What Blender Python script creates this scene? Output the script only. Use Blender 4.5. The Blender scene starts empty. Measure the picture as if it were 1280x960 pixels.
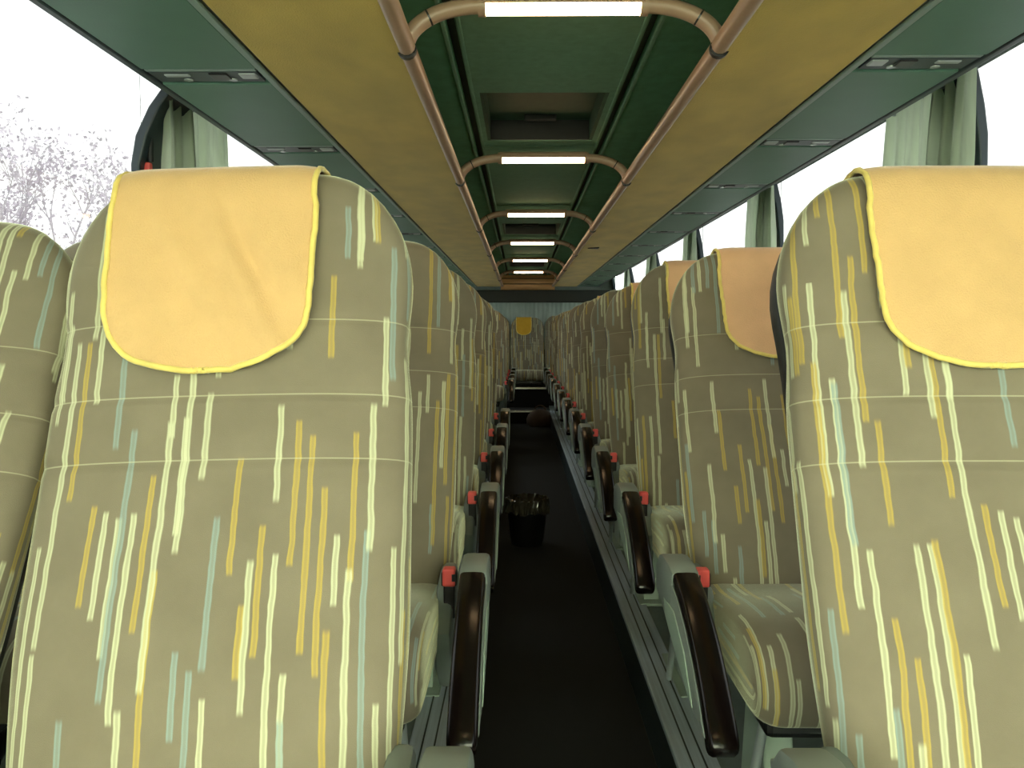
import bpy, bmesh, math, random
from mathutils import Vector, Matrix, noise

# ------------------------------------------------------------------ camera, sky, exposure
scene = bpy.context.scene
COL = scene.collection
W_IMG, H_IMG, F_PX = 1280, 960, 1050.0
cam_data = bpy.data.cameras.new('camera')
cam_data.sensor_width = 36.0
cam_data.lens = F_PX / W_IMG * 36.0
cam_data.clip_start = 0.02
cam_data.clip_end = 500
cam = bpy.data.objects.new('camera', cam_data)
COL.objects.link(cam)
cam.location = (0, 0, 1.0)
VPX, VPY = 651.0, 415.0
cam.rotation_euler = (math.radians(90) - math.atan((480 - VPY) / F_PX), 0, math.atan((VPX - 640) / F_PX))
scene.camera = cam

world = bpy.data.worlds.new('overcast_sky')
scene.world = world
world.use_nodes = True
bg = world.node_tree.nodes['Background']
bg.inputs['Color'].default_value = (0.98, 1.0, 0.985, 1)
bg.inputs['Strength'].default_value = 12.0

vs = scene.view_settings
vs.view_transform = 'Standard'
vs.look = 'None'
vs.gamma = 1.0
vs.use_curve_mapping = False
vs.exposure = 0.35
scene.cycles.max_bounces = 10
scene.cycles.diffuse_bounces = 6
scene.cycles.transparent_max_bounces = 12
scene.cycles.sample_clamp_indirect = 8.0

R = random.Random(7)
rad = math.radians


# ------------------------------------------------------------------ materials
def new_mat(name):
    m = bpy.data.materials.new(name)
    m.use_nodes = True
    return m, m.node_tree, m.node_tree.nodes['Principled BSDF']


def mat(name, col, rough=0.6, metal=0.0, noise_amt=0.15, noise_scale=30.0, bump=0.0, sheen=0.0, spec=0.5,
        stretch=(1, 1, 1), bump_scale=None):
    m, nt, p = new_mat(name)
    N, L = nt.nodes, nt.links
    tc = N.new('ShaderNodeTexCoord')
    mp = N.new('ShaderNodeMapping')
    mp.inputs['Scale'].default_value = stretch
    L.new(tc.outputs['Object'], mp.inputs['Vector'])
    nz = N.new('ShaderNodeTexNoise')
    nz.inputs['Scale'].default_value = noise_scale
    nz.inputs['Detail'].default_value = 4
    L.new(mp.outputs['Vector'], nz.inputs['Vector'])
    mx = N.new('ShaderNodeMix')
    mx.data_type = 'RGBA'
    a = tuple(c * (1 - noise_amt) for c in col) + (1,)
    b = tuple(min(1, c * (1 + noise_amt)) for c in col) + (1,)
    mx.inputs['A'].default_value = a
    mx.inputs['B'].default_value = b
    L.new(nz.outputs['Fac'], mx.inputs['Factor'])
    L.new(mx.outputs['Result'], p.inputs['Base Color'])
    p.inputs['Roughness'].default_value = rough
    p.inputs['Metallic'].default_value = metal
    p.inputs['Specular IOR Level'].default_value = spec
    if sheen:
        p.inputs['Sheen Weight'].default_value = sheen
        p.inputs['Sheen Roughness'].default_value = 0.4
    if bump:
        n2 = N.new('ShaderNodeTexNoise')
        n2.inputs['Scale'].default_value = bump_scale or noise_scale * 6
        L.new(mp.outputs['Vector'], n2.inputs['Vector'])
        bp = N.new('ShaderNodeBump')
        bp.inputs['Strength'].default_value = bump
        bp.inputs['Distance'].default_value = 0.004
        L.new(n2.outputs['Fac'], bp.inputs['Height'])
        L.new(bp.outputs['Normal'], p.inputs['Normal'])
    return m


def fabric_mat():
    """Grey-olive velour with short vertical brush strokes in cream, ochre and pale blue (UV in metres)."""
    m, nt, p = new_mat('striped_velour')
    N, L = nt.nodes, nt.links

    def math_(op, a, b=None, c=None):
        n = N.new('ShaderNodeMath')
        n.operation = op
        for i, v in enumerate((a, b, c)):
            if v is None:
                continue
            if isinstance(v, (int, float)):
                n.inputs[i].default_value = v
            else:
                L.new(v, n.inputs[i])
        return n.outputs[0]

    def comb(x, y, z=0.0):
        n = N.new('ShaderNodeCombineXYZ')
        for i, v in enumerate((x, y, z)):
            if isinstance(v, (int, float)):
                n.inputs[i].default_value = v
            else:
                L.new(v, n.inputs[i])
        return n.outputs[0]

    def smooth(v, lo, hi, t0=0.0, t1=1.0):
        n = N.new('ShaderNodeMapRange')
        n.interpolation_type = 'SMOOTHSTEP'
        L.new(v, n.inputs['Value'])
        n.inputs['From Min'].default_value = lo
        n.inputs['From Max'].default_value = hi
        n.inputs['To Min'].default_value = t0
        n.inputs['To Max'].default_value = t1
        return n.outputs[0]

    uv = N.new('ShaderNodeUVMap')
    uv.uv_map = 'UVMap'
    sp = N.new('ShaderNodeSeparateXYZ')
    L.new(uv.outputs[0], sp.inputs[0])
    U, V = sp.outputs[0], sp.outputs[1]
    oi = N.new('ShaderNodeObjectInfo')
    rnd = math_('MULTIPLY', oi.outputs['Random'], 57.3)
    # hand-drawn wobble of the strokes
    wob = N.new('ShaderNodeTexNoise')
    wob.inputs['Scale'].default_value = 1.0
    L.new(comb(math_('MULTIPLY', U, 30.0), math_('MULTIPLY', V, 22.0), rnd), wob.inputs['Vector'])
    Uw = math_('ADD', U, math_('MULTIPLY', math_('SUBTRACT', wob.outputs['Fac'], 0.5), 0.006))

    base = N.new('ShaderNodeTexNoise')
    base.inputs['Scale'].default_value = 14.0
    base.inputs['Detail'].default_value = 6
    L.new(comb(U, V, rnd), base.inputs['Vector'])
    bm_ = N.new('ShaderNodeMix')
    bm_.data_type = 'RGBA'
    bm_.inputs['A'].default_value = (0.168, 0.144, 0.098, 1)
    bm_.inputs['B'].default_value = (0.248, 0.217, 0.150, 1)
    L.new(base.outputs['Fac'], bm_.inputs['Factor'])
    colour = bm_.outputs['Result']

    def layer(colour, width, length, shift, half, dens, seed):
        cu = math_('ADD', math_('DIVIDE', Uw, width), math_('ADD', shift, rnd))
        col = math_('FLOOR', cu)
        fu = math_('ABSOLUTE', math_('SUBTRACT', math_('FRACT', cu), 0.5))
        w1 = N.new('ShaderNodeTexWhiteNoise')
        w1.noise_dimensions = '2D'
        L.new(comb(col, seed), w1.inputs['Vector'])
        cv = math_('ADD', math_('DIVIDE', V, length), math_('MULTIPLY', w1.outputs['Value'], 9.0))
        cell = math_('FLOOR', cv)
        fv = math_('FRACT', cv)
        w2 = N.new('ShaderNodeTexWhiteNoise')
        w2.noise_dimensions = '3D'
        L.new(comb(col, cell, seed + 3.7), w2.inputs['Vector'])
        s3 = N.new('ShaderNodeSeparateColor')
        L.new(w2.outputs['Color'], s3.inputs[0])
        r, g, b = s3.outputs
        w3 = N.new('ShaderNodeTexWhiteNoise')
        w3.noise_dimensions = '3D'
        L.new(comb(col, cell, seed + 11.1), w3.inputs['Vector'])
        start = math_('MULTIPLY', r, 0.45)
        leng = math_('ADD', math_('MULTIPLY', g, 0.45), 0.16)
        d1 = math_('SUBTRACT', fv, start)
        d2 = math_('SUBTRACT', math_('ADD', start, leng), fv)
        along = math_('MULTIPLY', smooth(d1, 0.0, 0.015), smooth(d2, 0.0, 0.015))
        across = smooth(fu, half - 0.05, half + 0.05, 1.0, 0.0)
        mid = smooth(fu, half * 0.15, half * 0.75, 0.6, 1.0)
        present = math_('LESS_THAN', b, dens)
        fac = math_('MULTIPLY', math_('MULTIPLY', along, across), math_('MULTIPLY', mid, present))
        fac = math_('MULTIPLY', fac, 0.85)
        ramp = N.new('ShaderNodeValToRGB')
        ramp.color_ramp.interpolation = 'CONSTANT'
        e = ramp.color_ramp.elements
        e[0].position = 0.0
        e[0].color = (0.60, 0.62, 0.40, 1)      # cream
        e[1].position = 0.46
        e[1].color = (0.50, 0.37, 0.085, 1)     # ochre
        e2 = e.new(0.80)
        e2.color = (0.27, 0.36, 0.33, 1)        # pale blue
        L.new(w3.outputs['Value'], ramp.inputs['Fac'])
        mx = N.new('ShaderNodeMix')
        mx.data_type = 'RGBA'
        L.new(fac, mx.inputs['Factor'])
        L.new(colour, mx.inputs['A'])
        L.new(ramp.outputs['Color'], mx.inputs['B'])
        return mx.outputs['Result']

    colour = layer(colour, 0.0178, 0.50, 0.0, 0.205, 0.92, 1.0)
    colour = layer(colour, 0.0232, 0.66, 0.37, 0.165, 0.88, 5.0)
    # stitched seams across the backrest (only where V passes the seam heights; cushion V is offset well away)
    for sv in (0.600, 0.497, 0.412):
        k = smooth(math_('ABSOLUTE', math_('SUBTRACT', V, sv)), 0.0004, 0.0014, 0.40, 0.0)
        mx = N.new('ShaderNodeMix')
        mx.data_type = 'RGBA'
        L.new(k, mx.inputs['Factor'])
        L.new(colour, mx.inputs['A'])
        mx.inputs['B'].default_value = (0.60, 0.60, 0.40, 1)
        colour = mx.outputs['Result']
    L.new(colour, p.inputs['Base Color'])
    p.inputs['Roughness'].default_value = 0.9
    p.inputs['Specular IOR Level'].default_value = 0.15
    p.inputs['Sheen Weight'].default_value = 1.0
    p.inputs['Sheen Roughness'].default_value = 0.28
    p.inputs['Sheen Tint'].default_value = (0.95, 1.0, 0.72, 1)
    fz = N.new('ShaderNodeTexNoise')
    fz.inputs['Scale'].default_value = 900.0
    L.new(comb(U, V, 0.0), fz.inputs['Vector'])
    bp = N.new('ShaderNodeBump')
    bp.inputs['Strength'].default_value = 0.25
    bp.inputs['Distance'].default_value = 0.002
    L.new(fz.outputs['Fac'], bp.inputs['Height'])
    L.new(bp.outputs['Normal'], p.inputs['Normal'])
    return m


def glass_mat(name, tint):
    m, nt, p = new_mat(name)
    N, L = nt.nodes, nt.links
    N.remove(p)
    tr = N.new('ShaderNodeBsdfTransparent')
    tr.inputs['Color'].default_value = tint + (1,)
    gl = N.new('ShaderNodeBsdfGlossy')
    gl.inputs['Roughness'].default_value = 0.03
    nz = N.new('ShaderNodeTexNoise')
    nz.inputs['Scale'].default_value = 3.0
    mr = N.new('ShaderNodeMapRange')
    mr.inputs['To Min'].default_value = 0.03
    mr.inputs['To Max'].default_value = 0.07
    L.new(nz.outputs['Fac'], mr.inputs['Value'])
    mx = N.new('ShaderNodeMixShader')
    L.new(mr.outputs[0], mx.inputs[0])
    L.new(tr.outputs[0], mx.inputs[1])
    L.new(gl.outputs[0], mx.inputs[2])
    L.new(mx.outputs[0], N['Material Output'].inputs['Surface'])
    return m


def emit_mat(name, col, strength):
    m, nt, p = new_mat(name)
    p.inputs['Base Color'].default_value = (0.9, 0.85, 0.75, 1)
    p.inputs['Emission Color'].default_value = col + (1,)
    p.inputs['Emission Strength'].default_value = strength
    return m


def curtain_mat(name, col, transl):
    m, nt, p = new_mat(name)
    N, L = nt.nodes, nt.links
    tc = N.new('ShaderNodeTexCoord')
    wv = N.new('ShaderNodeTexNoise')
    wv.inputs['Scale'].default_value = 9.0
    mp = N.new('ShaderNodeMapping')
    mp.inputs['Scale'].default_value = (1, 6, 0.6)
    L.new(tc.outputs['Object'], mp.inputs['Vector'])
    L.new(mp.outputs['Vector'], wv.inputs['Vector'])
    mx = N.new('ShaderNodeMix')
    mx.data_type = 'RGBA'
    mx.inputs['A'].default_value = tuple(c * 0.8 for c in col) + (1,)
    mx.inputs['B'].default_value = tuple(min(1, c * 1.2) for c in col) + (1,)
    L.new(wv.outputs['Fac'], mx.inputs['Factor'])
    L.new(mx.outputs['Result'], p.inputs['Base Color'])
    p.inputs['Roughness'].default_value = 0.85
    p.inputs['Sheen Weight'].default_value = 0.2
    t = N.new('ShaderNodeBsdfTranslucent')
    L.new(mx.outputs['Result'], t.inputs['Color'])
    ms = N.new('ShaderNodeMixShader')
    ms.inputs[0].default_value = transl
    L.new(p.outputs[0], ms.inputs[1])
    L.new(t.outputs[0], ms.inputs[2])
    L.new(ms.outputs[0], N['Material Output'].inputs['Surface'])
    return m


M = {
    'fabric': fabric_mat(),
    'glass': glass_mat('tinted_side_glass', (0.335, 0.34, 0.335)),
    'screen': glass_mat('windscreen_glass', (0.95, 0.98, 0.82)),
    'amber': mat('amber_felt', (0.74, 0.53, 0.105), 0.85, noise_amt=0.28, noise_scale=7, bump=0.3, bump_scale=300, sheen=0.15, stretch=(1, 0.5, 1)),
    'teal': mat('teal_grey_plastic', (0.115, 0.255, 0.185), 0.45, noise_amt=0.12, noise_scale=6, bump=0.08, bump_scale=250),
    'teal_dark': mat('dark_teal_trim', (0.02, 0.045, 0.05), 0.4, noise_amt=0.2),
    'teal_light': mat('pale_teal_trim', (0.30, 0.42, 0.38), 0.4, noise_amt=0.1),
    'ceiling': mat('green_ceiling_cloth', (0.14, 0.33, 0.20), 0.85, spec=0.08, noise_amt=0.25, noise_scale=25, bump=0.2, bump_scale=300),
    'ceiling_mid': mat('grey_green_ceiling_panel', (0.19, 0.36, 0.245), 0.8, spec=0.08, noise_amt=0.18, noise_scale=40, bump=0.15, bump_scale=300),
    'ceiling_groove': mat('ceiling_groove_rubber', (0.02, 0.04, 0.03), 0.7),
    'hatch': mat('roof_hatch_plastic', (0.06, 0.12, 0.085), 0.55, spec=0.08, noise_amt=0.15),
    'rail': mat('beige_rail_lacquer', (0.50, 0.33, 0.22), 0.35, noise_amt=0.08, spec=0.6),
    'black': mat('black_plastic', (0.012, 0.012, 0.013), 0.35, noise_amt=0.2),
    'shell': mat('black_back_shell', (0.014, 0.017, 0.017), 0.45, noise_amt=0.2, bump=0.1, bump_scale=400),
    'arm_pad': mat('dark_brown_arm_pad', (0.006, 0.0035, 0.003), 0.22, noise_amt=0.25, noise_scale=12, spec=0.32),
    'grey_plastic': mat('grey_green_plastic', (0.20, 0.235, 0.205), 0.45, noise_amt=0.12, noise_scale=14),
    'leg': mat('pale_green_steel', (0.34, 0.44, 0.35), 0.4, noise_amt=0.12, noise_scale=10),
    'red': mat('red_buckle_plastic', (0.95, 0.12, 0.11), 0.4, noise_amt=0.05),
    'silver': mat('silver_plastic', (0.45, 0.50, 0.50), 0.3, metal=0.4, noise_amt=0.05),
    'cloth': mat('peach_plush', (0.66, 0.43, 0.19), 0.95, noise_amt=0.12, noise_scale=18, bump=0.3, bump_scale=420, sheen=0.4, spec=0.1),
    'cloth_salmon': mat('salmon_plush', (0.74, 0.45, 0.25), 0.95, noise_amt=0.12, noise_scale=18, bump=0.3, bump_scale=420, sheen=0.35, spec=0.1),
    'cloth_gold': mat('gold_plush', (0.62, 0.36, 0.04), 0.95, noise_amt=0.12, noise_scale=18, bump=0.3, bump_scale=420, sheen=0.2, spec=0.1),
    'edging': mat('yellow_edging', (0.78, 0.62, 0.17), 0.9, noise_amt=0.15, noise_scale=60, sheen=0.3),
    'carpet': mat('black_carpet', (0.0045, 0.0052, 0.004), 0.95, noise_amt=0.6, noise_scale=120, bump=0.6, bump_scale=500),
    'platform': mat('grey_green_vinyl', (0.15, 0.19, 0.175), 0.5, noise_amt=0.2, noise_scale=20),
    'riser': mat('dark_teal_riser', (0.018, 0.032, 0.034), 0.5, noise_amt=0.3),
    'alu': mat('brushed_aluminium', (0.46, 0.54, 0.60), 0.45, metal=0.2, noise_amt=0.35, noise_scale=8, stretch=(14, 0.4, 1)),
    'step_edge': mat('polished_step_edge', (0.75, 0.75, 0.68), 0.25, metal=0.6, noise_amt=0.1),
    'wall': mat('grey_wall_felt', (0.16, 0.19, 0.165), 0.9, noise_amt=0.15, noise_scale=30, bump=0.3),
    'pillar': mat('dark_teal_pillar', (0.018, 0.035, 0.045), 0.4, noise_amt=0.25, noise_scale=20),
    'rubber': mat('window_rubber', (0.012, 0.016, 0.018), 0.6),
    'bulkhead': mat('tan_bulkhead', (0.78, 0.44, 0.19), 0.6, noise_amt=0.15, noise_scale=6, stretch=(1, 1, 10)),
    'header': mat('dark_header', (0.015, 0.02, 0.015), 0.6),
    'rear_curtain': curtain_mat('grey_rear_curtain', (0.42, 0.50, 0.44), 0.1),
    'curtain': curtain_mat('pale_green_curtain', (0.70, 0.80, 0.60), 0.45),
    'bin': mat('black_bin', (0.008, 0.010, 0.010), 0.3, noise_amt=0.3),
    'liner': mat('crinkled_liner', (0.05, 0.045, 0.03), 0.15, noise_amt=0.6, noise_scale=40, spec=0.9),
    'bag': mat('brown_bag_cloth', (0.10, 0.07, 0.05), 0.8, noise_amt=0.5, noise_scale=9, bump=0.3),
    'lamp': emit_mat('warm_lamp', (1.0, 0.66, 0.34), 14.0),
    'lens': mat('reading_lamp_lens', (0.30, 0.36, 0.34), 0.15, spec=0.8),
    'tree_bark': mat('pale_bark', (0.68, 0.63, 0.68), 0.9, noise_amt=0.3, noise_scale=5),
    'leaf': mat('dry_leaf', (0.64, 0.58, 0.65), 0.8, noise_amt=0.35, noise_scale=3),
    'ground': mat('pale_paving', (0.42, 0.42, 0.40), 0.9, noise_amt=0.2, noise_scale=0.4),
    'render_white': mat('white_render', (0.72, 0.74, 0.76), 0.9, noise_amt=0.06, noise_scale=1),
    'roof_blue': mat('pale_blue_roof', (0.45, 0.53, 0.60), 0.8, noise_amt=0.1, noise_scale=2),
    'pane_far': mat('far_window_glass', (0.25, 0.30, 0.34), 0.2, noise_amt=0.1),
    'dash': mat('dark_dashboard', (0.03, 0.033, 0.033), 0.6, noise_amt=0.2, bump=0.2),
}


# ------------------------------------------------------------------ mesh helpers
class MB:
    def __init__(self):
        self.v, self.f, self.uv = [], [], []

    def quad(self, *pts):
        i = len(self.v)
        self.v += [tuple(p) for p in pts]
        self.f.append(tuple(range(i, i + len(pts))))
        self.uv.append(None)
        return self

    def box(self, x0, x1, y0, y1, z0, z1):
        i = len(self.v)
        self.v += [(x, y, z) for x in (x0, x1) for y in (y0, y1) for z in (z0, z1)]
        for f in ((0, 1, 3, 2), (4, 6, 7, 5), (0, 4, 5, 1), (2, 3, 7, 6), (0, 2, 6, 4), (1, 5, 7, 3)):
            self.f.append(tuple(i + k for k in f))
            self.uv.append(None)
        return self

    def prism(self, poly, axis, a, b):
        """poly = 2D outline, extruded along axis ('x','y','z') from a to b."""
        def pt(p, t):
            return {'x': (t, p[0], p[1]), 'y': (p[0], t, p[1]), 'z': (p[0], p[1], t)}[axis]
        i, n = len(self.v), len(poly)
        self.v += [pt(p, a) for p in poly] + [pt(p, b) for p in poly]
        self.f.append(tuple(range(i, i + n)))
        self.f.append(tuple(range(i + 2 * n - 1, i + n - 1, -1)))
        self.uv += [None, None]
        for k in range(n):
            k2 = (k + 1) % n
            self.f.append((i + k, i + n + k, i + n + k2, i + k2))
            self.uv.append(None)
        return self

    def loft(self, rings, uvs=None, close=True, cap0=True, cap1=True):
        """rings: list of equal-length point lists; uvs: matching lists one longer than the ring when close."""
        i, n = len(self.v), len(rings[0])
        for r in rings:
            self.v += [tuple(p) for p in r]
        for a in range(len(rings) - 1):
            for k in range(n if close else n - 1):
                k2 = (k + 1) % n
                self.f.append((i + a * n + k, i + a * n + k2, i + (a + 1) * n + k2, i + (a + 1) * n + k))
                self.uv.append(None if uvs is None else (uvs[a][k], uvs[a][k + 1], uvs[a + 1][k + 1], uvs[a + 1][k]))
        if close and cap0:
            self.f.append(tuple(range(i + n - 1, i - 1, -1)))
            self.uv.append(None if uvs is None else tuple(uvs[0][k] for k in range(n - 1, -1, -1)))
        if close and cap1:
            b = i + (len(rings) - 1) * n
            self.f.append(tuple(range(b, b + n)))
            self.uv.append(None if uvs is None else tuple(uvs[-1][k] for k in range(n)))
        return self

    def tube(self, pts, r, n=10, r2=None, up=(0, 0, 1)):
        pts = [Vector(p) for p in pts]
        rings = []
        for k, p in enumerate(pts):
            t = (pts[min(k + 1, len(pts) - 1)] - pts[max(k - 1, 0)]).normalized()
            u = Vector(up)
            if abs(t.dot(u)) > 0.95:
                u = Vector((1, 0, 0))
            a = t.cross(u).normalized()
            b = a.cross(t).normalized()
            rr = r[k] if isinstance(r, (list, tuple)) else r
            rb = rr if r2 is None else r2
            rings.append([p + a * rr * math.cos(q * 2 * math.pi / n) + b * rb * math.sin(q * 2 * math.pi / n) for q in range(n)])
        return self.loft(rings)

    def disc(self, c, r, z0, z1, n=18, r1=None):
        r1 = r if r1 is None else r1
        rings = [[(c[0] + rr * math.cos(k * 2 * math.pi / n), c[1] + rr * math.sin(k * 2 * math.pi / n), zz) for k in range(n)]
                 for rr, zz in ((r, z0), (r1, z1))]
        return self.loft(rings)

    def mesh(self, name, smooth=False, bevel=0.0, seg=2, auto=None):
        me = bpy.data.meshes.new(name)
        me.from_pydata(self.v, [], self.f)
        if any(u is not None for u in self.uv):
            ul = me.uv_layers.new(name='UVMap')
            for p, u in zip(me.polygons, self.uv):
                if u is not None:
                    for li, c in zip(p.loop_indices, u):
                        ul.data[li].uv = c
        bm = bmesh.new()
        bm.from_mesh(me)
        bmesh.ops.recalc_face_normals(bm, faces=bm.faces)
        if bevel:
            es = [e for e in bm.edges if len(e.link_faces) == 2 and e.calc_face_angle(0) > 0.5]
            bmesh.ops.bevel(bm, geom=es, offset=bevel, segments=seg, affect='EDGES', profile=0.5, clamp_overlap=True)
        if smooth:
            for f in bm.faces:
                f.smooth = True
            lim = auto if auto is not None else 0.9
            for e in bm.edges:
                if len(e.link_faces) == 2 and e.calc_face_angle(0) > lim:
                    e.smooth = False
        bm.to_mesh(me)
        bm.free()
        return me

    def obj(self, name, m, parent=None, loc=None, **kw):
        return link(name, self.mesh(name, **kw), m, parent, loc)


def link(name, me, m, parent=None, loc=None):
    if m is not None and not me.materials:
        me.materials.append(M[m] if isinstance(m, str) else m)
    o = bpy.data.objects.new(name, me)
    COL.objects.link(o)
    if parent is not None:
        o.parent = parent
    if loc is not None:
        o.location = loc
    return o


def empty(name, loc=(0, 0, 0), rz=0.0):
    o = bpy.data.objects.new(name, None)
    o.empty_display_size = 0.1
    COL.objects.link(o)
    o.location = loc
    o.rotation_euler = (0, 0, rz)
    return o


def tag(o, label=None, cat=None, group=None, kind=None):
    if label:
        o['label'] = label
    if cat:
        o['category'] = cat
    if group:
        o['group'] = group
    if kind:
        o['kind'] = kind
    return o


def copy_tree(o, parent=None):
    c = o.copy()
    COL.objects.link(c)
    c.parent = parent
    for ch in list(o.children):
        copy_tree(ch, c)
    return c


def catmull(pts, n, closed=False):
    out = []
    m = len(pts)
    segs = m if closed else m - 1
    for i in range(segs):
        p = [Vector(pts[(i + k) % m] if closed else pts[max(0, min(m - 1, i + k))]) for k in (-1, 0, 1, 2)]
        for j in range(n):
            t = j / n
            out.append(0.5 * ((2 * p[1]) + (p[2] - p[0]) * t + (2 * p[0] - 5 * p[1] + 4 * p[2] - p[3]) * t * t
                              + (3 * p[1] - p[0] - 3 * p[2] + p[3]) * t ** 3))
    if not closed:
        out.append(Vector(pts[-1]))
    return out


# ------------------------------------------------------------------ main dimensions (metres; bus runs along +Y to the rear)
CX = 0.10                      # middle of the aisle
PITCH = 0.78                   # seat pitch
ROW0 = 0.83                    # hip line of the first row
XL, XR = -1.17, 1.385           # side walls
Y_FRONT, Y_REAR = -1.9, 12.35
Z_FLOOR, Z_CEIL = -0.16, 1.80
Z_GROUND = -1.35
PL, PR = -0.185, 0.374         # platform edges beside the aisle

# ------------------------------------------------------------------ setting: floor, platforms, walls, ceiling
floor = MB().box(PL - 0.02, PR + 0.02, Y_FRONT, 10.62, Z_FLOOR - 0.05, Z_FLOOR).obj('floor', 'carpet')
tag(floor, 'black carpet along the sunken aisle floor', kind='structure')
for nm, x0, x1, side in (('platform_tree_side', XL, PL, -1), ('platform_far_side', PR, XR, 1)):
    pf = MB().box(x0, x1, Y_FRONT, Y_REAR, -0.20, 0.0).obj(nm, 'platform')
    tag(pf, 'raised grey vinyl platform under the seats', kind='structure')
    e = PL if side < 0 else PR
    MB().box(min(e, e - side * 0.008), max(e, e - side * 0.008), Y_FRONT, 10.6, Z_FLOOR, -0.004).obj('riser', 'riser', pf)
    MB().box(min(e - side * 0.012, e + side * 0.085), max(e - side * 0.012, e + side * 0.085), Y_FRONT, 10.6, -0.012, 0.008).obj(
        'edge_strip', 'alu', pf, bevel=0.004)
    MB().box(min(e + side * 0.020, e + side * 0.024), max(e + side * 0.020, e + side * 0.024), Y_FRONT, 10.6, 0.006, 0.0095).obj('groove', 'riser', pf)
    MB().box(min(e + side * 0.050, e + side * 0.054), max(e + side * 0.050, e + side * 0.054), Y_FRONT, 10.6, 0.006, 0.0095).obj('groove', 'riser', pf)

# steps up to the rear bench
st = empty('rear_steps', (CX, 10.62, Z_FLOOR))
tag(st, 'dark carpeted steps with shiny edges in front of the rear bench', kind='structure')
hw = (PR - PL) / 2
xm = (PR + PL) / 2 - CX
for y0, y1, z1 in ((0.0, 0.50, 0.16), (0.50, 1.7, 0.42)):
    s_ = MB().box(xm - hw, xm + hw, y0, y1, -0.04, z1).obj('step', 'carpet', st)
    MB().box(xm - hw + 0.02, xm + hw - 0.02, y0 - 0.012, y0 + 0.03, z1 - 0.018, z1 + 0.006).obj('step_edge', 'step_edge', s_, bevel=0.003)

WIN_Z0, WIN_Z1 = 0.72, 1.83
PILLARS = [2.63 + 1.93 * k for k in range(-2, 6)]   # pillar centres along the bus
PW = 0.10                                                      # half pillar width
nwin = 0
for side, x, nm in ((-1, XL, 'wall_tree_side'), (1, XR, 'wall_far_side')):
    xo = x + side * 0.06
    a, b = min(x, xo), max(x, xo)
    w = MB().box(a, b, Y_FRONT, Y_REAR, -0.20, WIN_Z0).box(a, b, Y_FRONT, Y_REAR, WIN_Z1, 1.95).obj(nm, 'wall')
    tag(w, 'grey felt side wall of the coach below and above the windows', kind='structure')
    MB().box(min(x, x - side * 0.02), max(x, x - side * 0.02), Y_FRONT, Y_REAR, 0.66, WIN_Z0).obj('sill', 'grey_plastic', w, bevel=0.008)
    MB().box(min(x, x - side * 0.02), max(x, x - side * 0.02), Y_FRONT, Y_REAR, 0.02, 0.14).obj('heater_duct', 'grey_plastic', w, bevel=0.01)
    # pillars whose inner face leans in towards the rack
    prof_in = [(0.028, WIN_Z0), (0.028, 1.40), (0.032, 1.50), (0.055, 1.585), (0.098, 1.67), (0.165, 1.76), (0.20, 1.80)]
    for py in PILLARS:
        poly = [(x - side * (0.028 + (d - 0.028) * (1.0 if side < 0 else 0.35)), z) for d, z in prof_in] + [(x - side * q_ * (1.0 if side < 0 else 0.3), z_) for q_, z_ in ((0.17, 1.80), (0.13, 1.76), (0.062, 1.67), (0.02, 1.585))] + [ (x - side * 0.004, 1.50), (x - side * 0.002, WIN_Z0)]
        MB().prism(poly, 'y', py - PW, py + PW).obj('pillar', 'pillar', w, bevel=0.006)
    for i in range(len(PILLARS) - 1):
        nwin += 1
        y0, y1 = PILLARS[i] + PW, PILLARS[i + 1] - PW
        y0, y1 = PILLARS[i] + 0.004, PILLARS[i + 1] - 0.004
        ga, gb = sorted((x + side * 0.002, x + side * 0.008))
        g = MB().box(ga, gb, y0, y1, WIN_Z0, WIN_Z1)
        wo = g.obj('window_%d' % nwin, 'glass')
        tag(wo, 'large clear side window of the coach', kind='structure')
        fr = MB()
        q0, q1 = sorted((x + side * 0.000, x + side * 0.012))
        fr.box(q0, q1, y0, y0 + 0.025, WIN_Z0, 1.50).box(q0, q1, y1 - 0.025, y1, WIN_Z0, 1.50)
        fr.box(q0, q1, y0 + 0.025, y1 - 0.025, WIN_Z0, WIN_Z0 + 0.025).box(q0, q1, y0 + 0.025, y1 - 0.025, WIN_Z1 - 0.015, WIN_Z1)
        fr.obj('rubber_seal', 'rubber', wo)

# front: low dashboard and windscreen behind the camera
fw = MB().box(XL, XR, Y_FRONT - 0.08, Y_FRONT, -0.2, 0.42).obj('wall_front', 'dash')
tag(fw, 'dark front wall under the windscreen', kind='structure')
MB().box(XL + 0.02, XR - 0.02, Y_FRONT, Y_FRONT + 0.4, 0.28, 0.42).obj('dashboard', 'dash', fw, bevel=0.03)
ws = MB().box(XL, XR, Y_FRONT - 0.05, Y_FRONT - 0.044, 0.42, 1.80).obj('window_%d' % (nwin + 1), 'screen')
tag(ws, 'wide clear windscreen at the front of the coach', kind='structure')
MB().box(XL, XR, Y_FRONT - 0.07, Y_FRONT, 1.74, 1.95).obj('wall_front_header', 'header')['kind'] = 'structure'

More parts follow.
